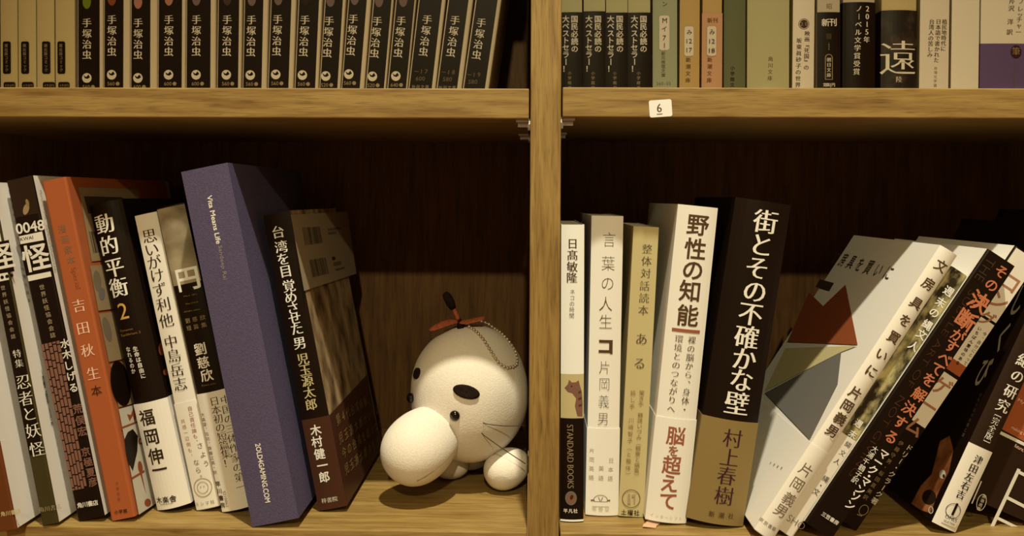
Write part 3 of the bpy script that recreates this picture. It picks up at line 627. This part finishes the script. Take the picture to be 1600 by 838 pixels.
# ------------------------------------------------------------------ upper shelf, right bay
ZF = ZR1
pos = ['nearest the divider', 'second from the divider', 'third from the divider', 'next to the sage green paperback']
for i, (x, w_) in enumerate(((877, 32.5), (912, 33.5), (947, 33.5), (981.5, 34.5))):
    b = upper('paperback', f'paperback in a black band with two columns of characters, {pos[i]}', x, w_, 0, 352, .105, 'sage', 'pale', 'black banded paperbacks on the upper shelf', .0006, floor=ZF)
    b.obi((x + 10, (19.5, 18, 20, 20)[i]), 'black', side='pale')
    rx = (897.5, 934, 968, 1005)[i]; lx = (884, 920, 954, 991)[i]
    b.t_('国民必読の', (rx, 30.5), (rx + .3, 77), 11.5, 'bone', 'g'); b.t_('大ベストセラー！', (lx, 30.5), (lx, 108), 11.5, 'bone', 'g'); b.t_('小学館文庫', (rx - 7.5, 115), (rx - 7.5, 145), 6, 'dim', 'n'); b.done()
GU = 'assorted paperbacks on the upper right shelf'
b = upper('paperback', 'sage green paperback with a tall white label reading M', 1020, 38, 0, 352, .105, 'sage2', 'pale', GU, .001, floor=ZF)
b.t_('ミン', (1038.5, -8), (1038.5, 7), 9, 'ink', 'n'); b.t_('創元推理文庫', (1036, 84), (1036, 118), 6.5, 'grey', 'g'); b.t_('260-03', (1027, 131), (1046, 131), 6, 'grey', 'n')
b.sticker((1037.5, 52), 15.5, 54); b.c_('Mイ71', [(1038, 33), (1037.5, 46), (1037.5, 60), (1037.5, 72)], 9.5, 'ink', 'n'); b.done()
b = upper('paperback', 'mustard yellow paperback with a white label numbered 17', 1062, 31, .3, 352, .105, 'mustard', 'pale', GU, .0008, floor=ZF)
b.t_('新潮文庫', (1075, 94), (1074.5, 126), 8, 'brown', 'M'); b.sticker((1076, 65), 14, 46); b.c_('み', [(1076.5, 51)], 9, 'ink', 'n'); b.l_('12', (1072, 65), (1080.5, 65), 7, 'ink'); b.l_('17', (1072, 79), (1080.5, 79), 7, 'ink'); b.done()
b = upper('paperback', 'paperback in an orange band with a white label numbered 18', 1097.5, 30, .4, 352, .105, 'mustard', 'pale', GU, .0008, floor=ZF)
b.obi((1112, 21), 'apricot'); b.t_('新刊', (1108.5, 32.5), (1117, 32.5), 8.5, 'rust', 'M'); b.t_('新潮文庫', (1108.5, 94), (1107.5, 126), 8, 'rust', 'M')
b.flush(); b.sticker((1111, 65), 14, 46); b.off = .0012; b.c_('み', [(1111.5, 51)], 9, 'ink', 'n'); b.l_('12', (1107, 65.5), (1115.5, 65.5), 7, 'ink'); b.l_('18', (1106.5, 80), (1115.5, 80), 7, 'ink')
for k, p in enumerate(b.band.v): b.band.v[k] = (p[0], p[1] - .0006, p[2])
b.done()
b = upper('paperback', 'dark green paperback standing left of the wide pale green one', 1131, 33.5, .2, 352, .105, 'teal', 'teal', GU, .0012, floor=ZF); b.t_('小学館文庫', (1144, 107), (1143.5, 142), 7, 'ink', 'g'); b.done()
b = upper('paperback', 'wide pale green paperback with a blank spine and small lower lettering', 1167.5, 65.5, .2, 352, .105, 'sage', 'sage', GU, .0016, floor=ZF); b.t_('角川文庫', (1203, 93), (1202, 123), 8, 'brown', 'm'); b.done()
b = upper('paperback', 'cream paperback with a round dark badge over two columns of text', 1238.5, 33.5, .6, 352, .105, 'cream', 'kraft', GU, .001, floor=ZF)
b.e_((1255.5, 38), 8.5, 8.5, 'grey', ring=1); b.e_((1255.5, 38), 6.5, 6.5, 'umber'); b.t_('20', (1252, 38), (1259, 38), 7, 'dim', 'n'); b.t_('映画『死国』の', (1260.5, 53), (1259, 106), 8.5, 'brown', 'M'); b.t_('坂東眞砂子の世界', (1248, 64), (1246, 133), 8.5, 'brown', 'M'); b.done()
b = upper('paperback', 'narrow paperback in a black band with a small white capsule mark', 1277, 35, 0, 352, .105, 'pale', 'pale', GU, .0008, floor=ZF)
b.t_('昭', (1295, 10.5), (1295, 10.5), 9.5, 'grey', 'n'); b.obi((1295, 19.5), 'black', side='pale'); b.t_('新刊', (1289, 36), (1301, 35.5), 12.5, 'white', 'g')
b.p_([(1290, 53), (1298, 53), (1298, 62), (1290, 62)], 'umber'); b.t_('1946', (1294, 68), (1294, 77), 3.5, 'dim', 'n')
cap = [(1294 + 6 * math.cos(math.radians(a)), 91 + 6 * math.sin(math.radians(a)) * 1) for a in range(180, 361, 20)] + [(1300, 125), (1288, 125)]
b.p_(cap, 'dim'); b.p_([(1294 + (x - 1294) * .82, 106 + (y - 106) * .95) for x, y in cap], 'black'); b.t_('朝日文庫', (1294, 94), (1294, 118), 7, 'bone', 'M'); b.t_('定価|円', (1288, 133), (1301, 133), 6, 'bone', 'g'); b.done()
b = upper('paperback', 'paperback in a black band with two columns of white characters and a date', 1317, 49, .3, 352, .105, 'pale', 'pale', GU, .0022, floor=ZF)
b.obi((1338, 4.5), 'black'); b.t_('2015年', (1353.5, 15), (1352, 63), 10.5, 'white', 'M'); b.t_('ノーベル文学賞受賞', (1340, 15), (1336, 113), 10.5, 'white', 'M'); b.done()
b = upper('paperback', 'book in a black flowered band with one huge white brush character', 1377, 54, .5, 352, .105, 'beige', 'kraft', GU, .0022, floor=ZF)
b.obi((1400, 17), 'petals', side='darkbox'); b.t_('遠', (1402, 92), (1402, 92), 58, 'white', 'm'); b.t_('陸', (1402, 125), (1402, 125), 10, 'bone', 'm'); b.done()
b = upper('paperback', 'cream paperback with three small columns of text, beside the flowered band', 1437, 45.5, .8, 352, .105, 'cream', 'kraft', GU, .0008, floor=ZF)
b.t_('植民地時代に', (1475.5, 34.5), (1473, 76.5), 8.5, 'brown', 'M'); b.t_('日本語で書かれた', (1465.5, 34.5), (1462, 94.5), 8.5, 'brown', 'M'); b.t_('台湾人の苦しみ', (1455, 34.5), (1452, 86), 8.5, 'brown', 'M'); b.t_('台湾文学選', (1461, 107), (1460, 134), 5.5, 'tan', 'n'); b.done()
b = upper('book', 'plain white spined book between the cream paperback and the purple one', 1486.5, 43, .8, 352, .105, 'white', 'pale', GU, .0006, floor=ZF); b.done()
b = upper('book', 'pale book with a purple paper band, rightmost on the upper shelf', 1532, 112, .8, 352, .105, 'white', 'white', GU, .0015, floor=ZF)
b.c_('フレッチャー', [(1593, 3), (1592, 15), (1591.5, 24), (1590.5, 32), (1590, 41), (1589, 51)], 9.5, 'grey', 'M'); b.c_('芹沢洋訳', [(1579, 3), (1578, 14), (1576.5, 35), (1575.5, 51)], 9.5, 'grey', 'M')
b.obi((1540, 68.5), 'purple'); b.e_((1585, 82), 8.5, 10.5, 'violet'); b.t_('筆', (1585, 81), (1585, 81), 13, 'tan', 'M'); b.t_('ちくま学芸文庫', (1584, 98), (1582, 134), 5.5, 'slate', 'n'); b.done()
# ------------------------------------------------------------------ the stuffed toy
def ellipsoid(mb, c, r, R, key, nu=40, nv=24, wob=0.0, fn=None):
    V = []
    for j in range(nv + 1):
        ph = math.pi * j / nv
        for i in range(nu):
            a = 2 * math.pi * i / nu; d = Vector((math.sin(ph) * math.cos(a), math.sin(ph) * math.sin(a), math.cos(ph)))
            p = Vector((d.x * r[0], d.y * r[1], d.z * r[2]))
            if fn: p = fn(p, d)
            if wob: p += d * wob * noise.noise((R @ p + Vector(c)) * 40)
            V.append(Vector(c) + R @ p)
    F_ = [(j * nu + i, (j + 1) * nu + i, (j + 1) * nu + (i + 1) % nu, j * nu + (i + 1) % nu) for j in range(nv) for i in range(nu)]
    mb.add(V, F_, key, True)
def hit(px, py, c, r):
    """where a sight line meets an upright ellipsoid"""
    d = ray(px, py); o = CAMO - Vector(c); S = Vector((1 / r[0], 1 / r[1], 1 / r[2]))
    o2 = Vector((o.x * S.x, o.y * S.y, o.z * S.z)); d2 = Vector((d.x * S.x, d.y * S.y, d.z * S.z))
    A = d2.dot(d2); B = o2.dot(d2); Cc = o2.dot(o2) - 1; q = B * B - A * Cc
    k = (-B - math.sqrt(max(q, 0))) / A
    return CAMO + d * k
def tube(mb, pts, rad, key, n=8, cap=True):
    rings = []
    for i, p in enumerate(pts):
        t = (pts[min(i + 1, len(pts) - 1)] - pts[max(i - 1, 0)]).normalized(); a = t.orthogonal().normalized(); b_ = t.cross(a)
        if i:
            a = (rings[-1][1] - t * rings[-1][1].dot(t)).normalized(); b_ = t.cross(a)
        rr = rad[i] if isinstance(rad, list) else rad
        rings.append(([p + (a * math.cos(2 * math.pi * k / n) + b_ * math.sin(2 * math.pi * k / n)) * rr for k in range(n)], a))
    V = [q for r_, _ in rings for q in r_]; L = len(pts)
    F_ = [(i * n + k, i * n + (k + 1) % n, (i + 1) * n + (k + 1) % n, (i + 1) * n + k) for i in range(L - 1) for k in range(n)]
    F_ += [list(range(n))[::-1], [(L - 1) * n + k for k in range(n)]]
    mb.add(V, F_, key, True)
BC = at(735, 613, .088); BR_ = (.0408, .0405, .0468); BC.x = min(BC.x, -.0006 - BR_[0])
toy = thing('stuffed_toy', 'round cream stuffed animal with a big snout sitting on the shelf beside the divider', 'stuffed toy', (BC.x, BC.y, 0))
TO = toy.location.copy(); I3 = Matrix.Identity(3)
def finish(mb, name, label=None):
    mb.v = [(x - TO.x, y - TO.y, z - TO.z) for x, y, z in mb.v]
    o = mb.build(name, toy)
    if label: o['label'] = label
    return o
mb = MB(); ellipsoid(mb, BC, BR_, I3, 'plush', 56, 36, .0008); finish(mb, 'body')
# snout: an egg whose narrow end is sewn to the body
A0 = at(692, 660, .066); A1 = at(636, 715, .034)
ax = (A1 - A0).normalized(); mid = at(660, 693, .054)
Rm = ax.to_track_quat('Z', 'Y').to_matrix()
def egg(p, d): k = 1 + .13 * d.z; return Vector((p.x * k, p.y * k, p.z))
mb = MB(); ellipsoid(mb, mid, (.0226, .0226, .031), Rm, 'plush', 48, 32, .0006, egg)
finish(mb, 'snout')
# stitched seam along the snout and two nostril stitches
def snout_pt(al, phi, k=1.0):
    d = Vector((math.sin(phi) * math.cos(al), math.sin(phi) * math.sin(al), math.cos(phi))); p = Vector((d.x * .0226, d.y * .0226, d.z * .031)); return mid + Rm @ (egg(p, d) * k)
def project(p):
    d = CAMR.transposed() @ (p - CAMO); return (800 + F * d.x / -d.z, HOR - F * d.y / -d.z)
SNP = []
for i in range(180):
    for j in range(8, 90):
        q = snout_pt(i * math.pi / 90, j * math.pi / 90)
        if (q - mid).dot(CAMO - mid) > 0: SNP.append((project(q), q))
def on_snout(px, py): return min(SNP, key=lambda t: (t[0][0] - px) ** 2 + (t[0][1] - py) ** 2)[1]
mb = MB(); sp = [on_snout(*q) for q in ((712, 694), (708, 704), (700, 715), (690, 726), (678, 736), (665, 745), (652, 752))]
tube(mb, [mid + (q - mid) * 1.002 for q in sp], .0003, 'tan', 6); finish(mb, 'seam')
# feet
def foot(px, py, Y, r, tilt):
    c = at(px, py, Y); R_ = Matrix.Rotation(tilt, 3, 'Y')
    def fat(p, d): return Vector((p.x * (1 + .12 * d.x), p.y, p.z * (1 + .0 * d.x)))
    mb = MB(); ellipsoid(mb, c, r, R_, 'plush', 36, 24, .0007, fat)
    zmin = min(v[2] for v in mb.v); mb.v = [(x, y, z - zmin + .0003) for x, y, z in mb.v]
    return finish(mb, 'foot')
foot(789, 722, .076, (.0162, .017, .0132), math.radians(-26))
foot(700, 700, .098, (.014, .016, .0115), math.radians(14))
foot(735, 690, .118, (.015, .014, .0115), 0)
# felt spots and bead eyes
def spot(px, py, rx, ry, rot, name, key='felt_dark', th=.0009, dome=.0):
    h = hit(px, py, BC, BR_); n = Vector(((h.x - BC.x) / BR_[0] ** 2, (h.y - BC.y) / BR_[1] ** 2, (h.z - BC.z) / BR_[2] ** 2)).normalized()
    ex = Vector((0, 0, 1)).cross(n).normalized(); ey = n.cross(ex); a = math.radians(rot); ux = ex * math.cos(a) + ey * math.sin(a); uy = ey * math.cos(a) - ex * math.sin(a)
    rings = [0, .4, .75, .93, 1.0]; N = 28; V = []; 
    def onb(p, k):
        d = p - BC; l = math.sqrt((d.x / BR_[0]) ** 2 + (d.y / BR_[1]) ** 2 + (d.z / BR_[2]) ** 2); return BC + d / l + n * k
    for j, q in enumerate(rings):
        for i in range(N):
            t = 2 * math.pi * i / N; p = h + ux * (rx * q * math.cos(t)) + uy * (ry * q * math.sin(t)); V.append(onb(p, (th + .0007) if j < 4 else -.0004))
    F_ = [(j * N + i, j * N + (i + 1) % N, (j + 1) * N + (i + 1) % N, (j + 1) * N + i) for j in range(len(rings) - 1) for i in range(N)]
    mb = MB(); mb.add(V, F_, key, True); finish(mb, name)
KP = (D + .05) / F
spot(728.5, 612.5, 22 * KP * 1.02, 10.5 * KP, -14, 'dark_spot'); spot(652.5, 584, 11 * KP, 9.5 * KP, 12, 'dark_spot')
def eye(px, py, r):
    h = hit(px, py, BC, BR_); n = (h - BC).normalized(); q = n.to_track_quat('Z', 'Y').to_matrix()
    mb = MB(); ellipsoid(mb, h + n * r * .25, (r, r, r * .75), q, 'bead', 24, 16); finish(mb, 'eye')
eye(711, 649, .0034); eye(643.5, 622, .0034)
# whisker threads
for p0, p1, sag in (((754, 662), (823.5, 665), 3), ((751, 677), (821, 725), 1)):
    a = hit(p0[0], p0[1], BC, BR_); pts = []
    for i in range(13):
        f = i / 12; px = p0[0] + (p1[0] - p0[0]) * f; py = p0[1] + (p1[1] - p0[1]) * f + sag * math.sin(math.pi * f) * .8
        pts.append(at(px, py, a.y - .0015 - .004 * math.sin(f * 2)))
    pts[0] = a + (BC - a) * .03
    mb = MB(); tube(mb, pts, .00028, 'thread', 6); finish(mb, 'whisker')
# tuft of orange felt leaves with a dark stalk
TP = at(720, 512, .082)
mb = MB(); tube(mb, [TP + Vector((0, 0, -.004)), TP + Vector((0, 0, .003)), at(716, 500, .082)], [.0028, .0026, .0018], 'felt_dark', 12); finish(mb, 'tuft_base')
mb = MB(); st = [at(717, 502, .082), at(713, 492, .082), at(710, 485, .0815), at(708, 482, .081), at(704, 474, .08), at(699, 464, .079), at(695.5, 459, .0785), at(694.5, 457.5, .0785)]
tube(mb, st[:4], [.0017, .0015, .0014, .0016], 'felt_orange', 12); stalk = finish(mb, 'stalk'); mb = MB(); tube(mb, st[3:], [.0022, .0031, .003, .0022, .0008], 'felt_dark', 12); finish(mb, 'stalk_tip', 'dark felt tip of the orange stalk').parent = stalk
def leaf(pts, wd, name='leaf'):
    """felt leaf: a thick folded strip along a spine of points"""
    n = len(pts); V = []; up = Vector((0, 0, 1))
    for i, p in enumerate(pts):
        t = (pts[min(i + 1, n - 1)] - pts[max(i - 1, 0)]).normalized(); s_ = t.cross(up).normalized(); u = s_.cross(t)
        w_ = wd[i]; droop = .35 * w_
        V += [p - s_ * w_ - u * droop, p + u * .0007, p + s_ * w_ - u * droop, p + s_ * w_ - u * (droop + .0014), p - u * .0009, p - s_ * w_ - u * (droop + .0014)]
    F_ = [(6 * i + k, 6 * i + (k + 1) % 6, 6 * i + 6 + (k + 1) % 6, 6 * i + 6 + k) for i in range(n - 1) for k in range(6)] + [tuple(range(5, -1, -1)), tuple(6 * (n - 1) + k for k in range(6))]
    mb = MB(); mb.add(V, F_, 'felt_orange', True); o = finish(mb, name); sd = o.modifiers.new('soft', 'SUBSURF'); sd.levels = 1; sd.render_levels = 2
leaf([at(717, 501, .082), at(706, 498, .081), at(694, 500, .079), at(681, 506, .077), at(668, 515, .075)], [.003, .006, .007, .0064, .0028])
leaf([at(717, 501, .082), at(727, 500, .081), at(738, 497, .080), at(748, 495, .079), at(758, 493, .079)], [.003, .0052, .006, .006, .0045])
leaf([at(717, 501, .082), at(715, 500, .090), at(714, 501, .097), at(713, 504, .104)], [.0025, .0045, .0045, .002])
# ball chain hanging from the tuft over the body
path = [(733, 513), (741, 518), (748, 525), (755, 533), (762, 544), (769, 555), (776, 566), (784, 573), (791, 576), (800, 574.5), (806, 570), (806, 561), (803.5, 551), (798, 541), (790, 531), (781, 522), (771, 515), (761, 508), (752, 505)]
P3 = []
for px, py in path:
    h = hit(px, py, BC, BR_); n = (h - BC).normalized(); P3.append(h + n * .0011)
L_ = [0]
for i in range(1, len(P3)): L_.append(L_[-1] + (P3[i] - P3[i - 1]).length)
nb = 38; mb = MB(); ctr = []
for i in range(nb):
    s_ = L_[-1] * i / (nb - 1); k = max(j for j in range(len(L_)) if L_[j] <= s_ + 1e-9); k = min(k, len(L_) - 2)
    ctr.append(P3[k].lerp(P3[k + 1], (s_ - L_[k]) / (L_[k + 1] - L_[k])))
for p in ctr: ellipsoid(mb, p, (.00112,) * 3, I3, 'brass', 12, 8)
tube(mb, ctr, .0003, 'brass', 6); finish(mb, 'ball_chain', 'brass ball chain looped over the head')
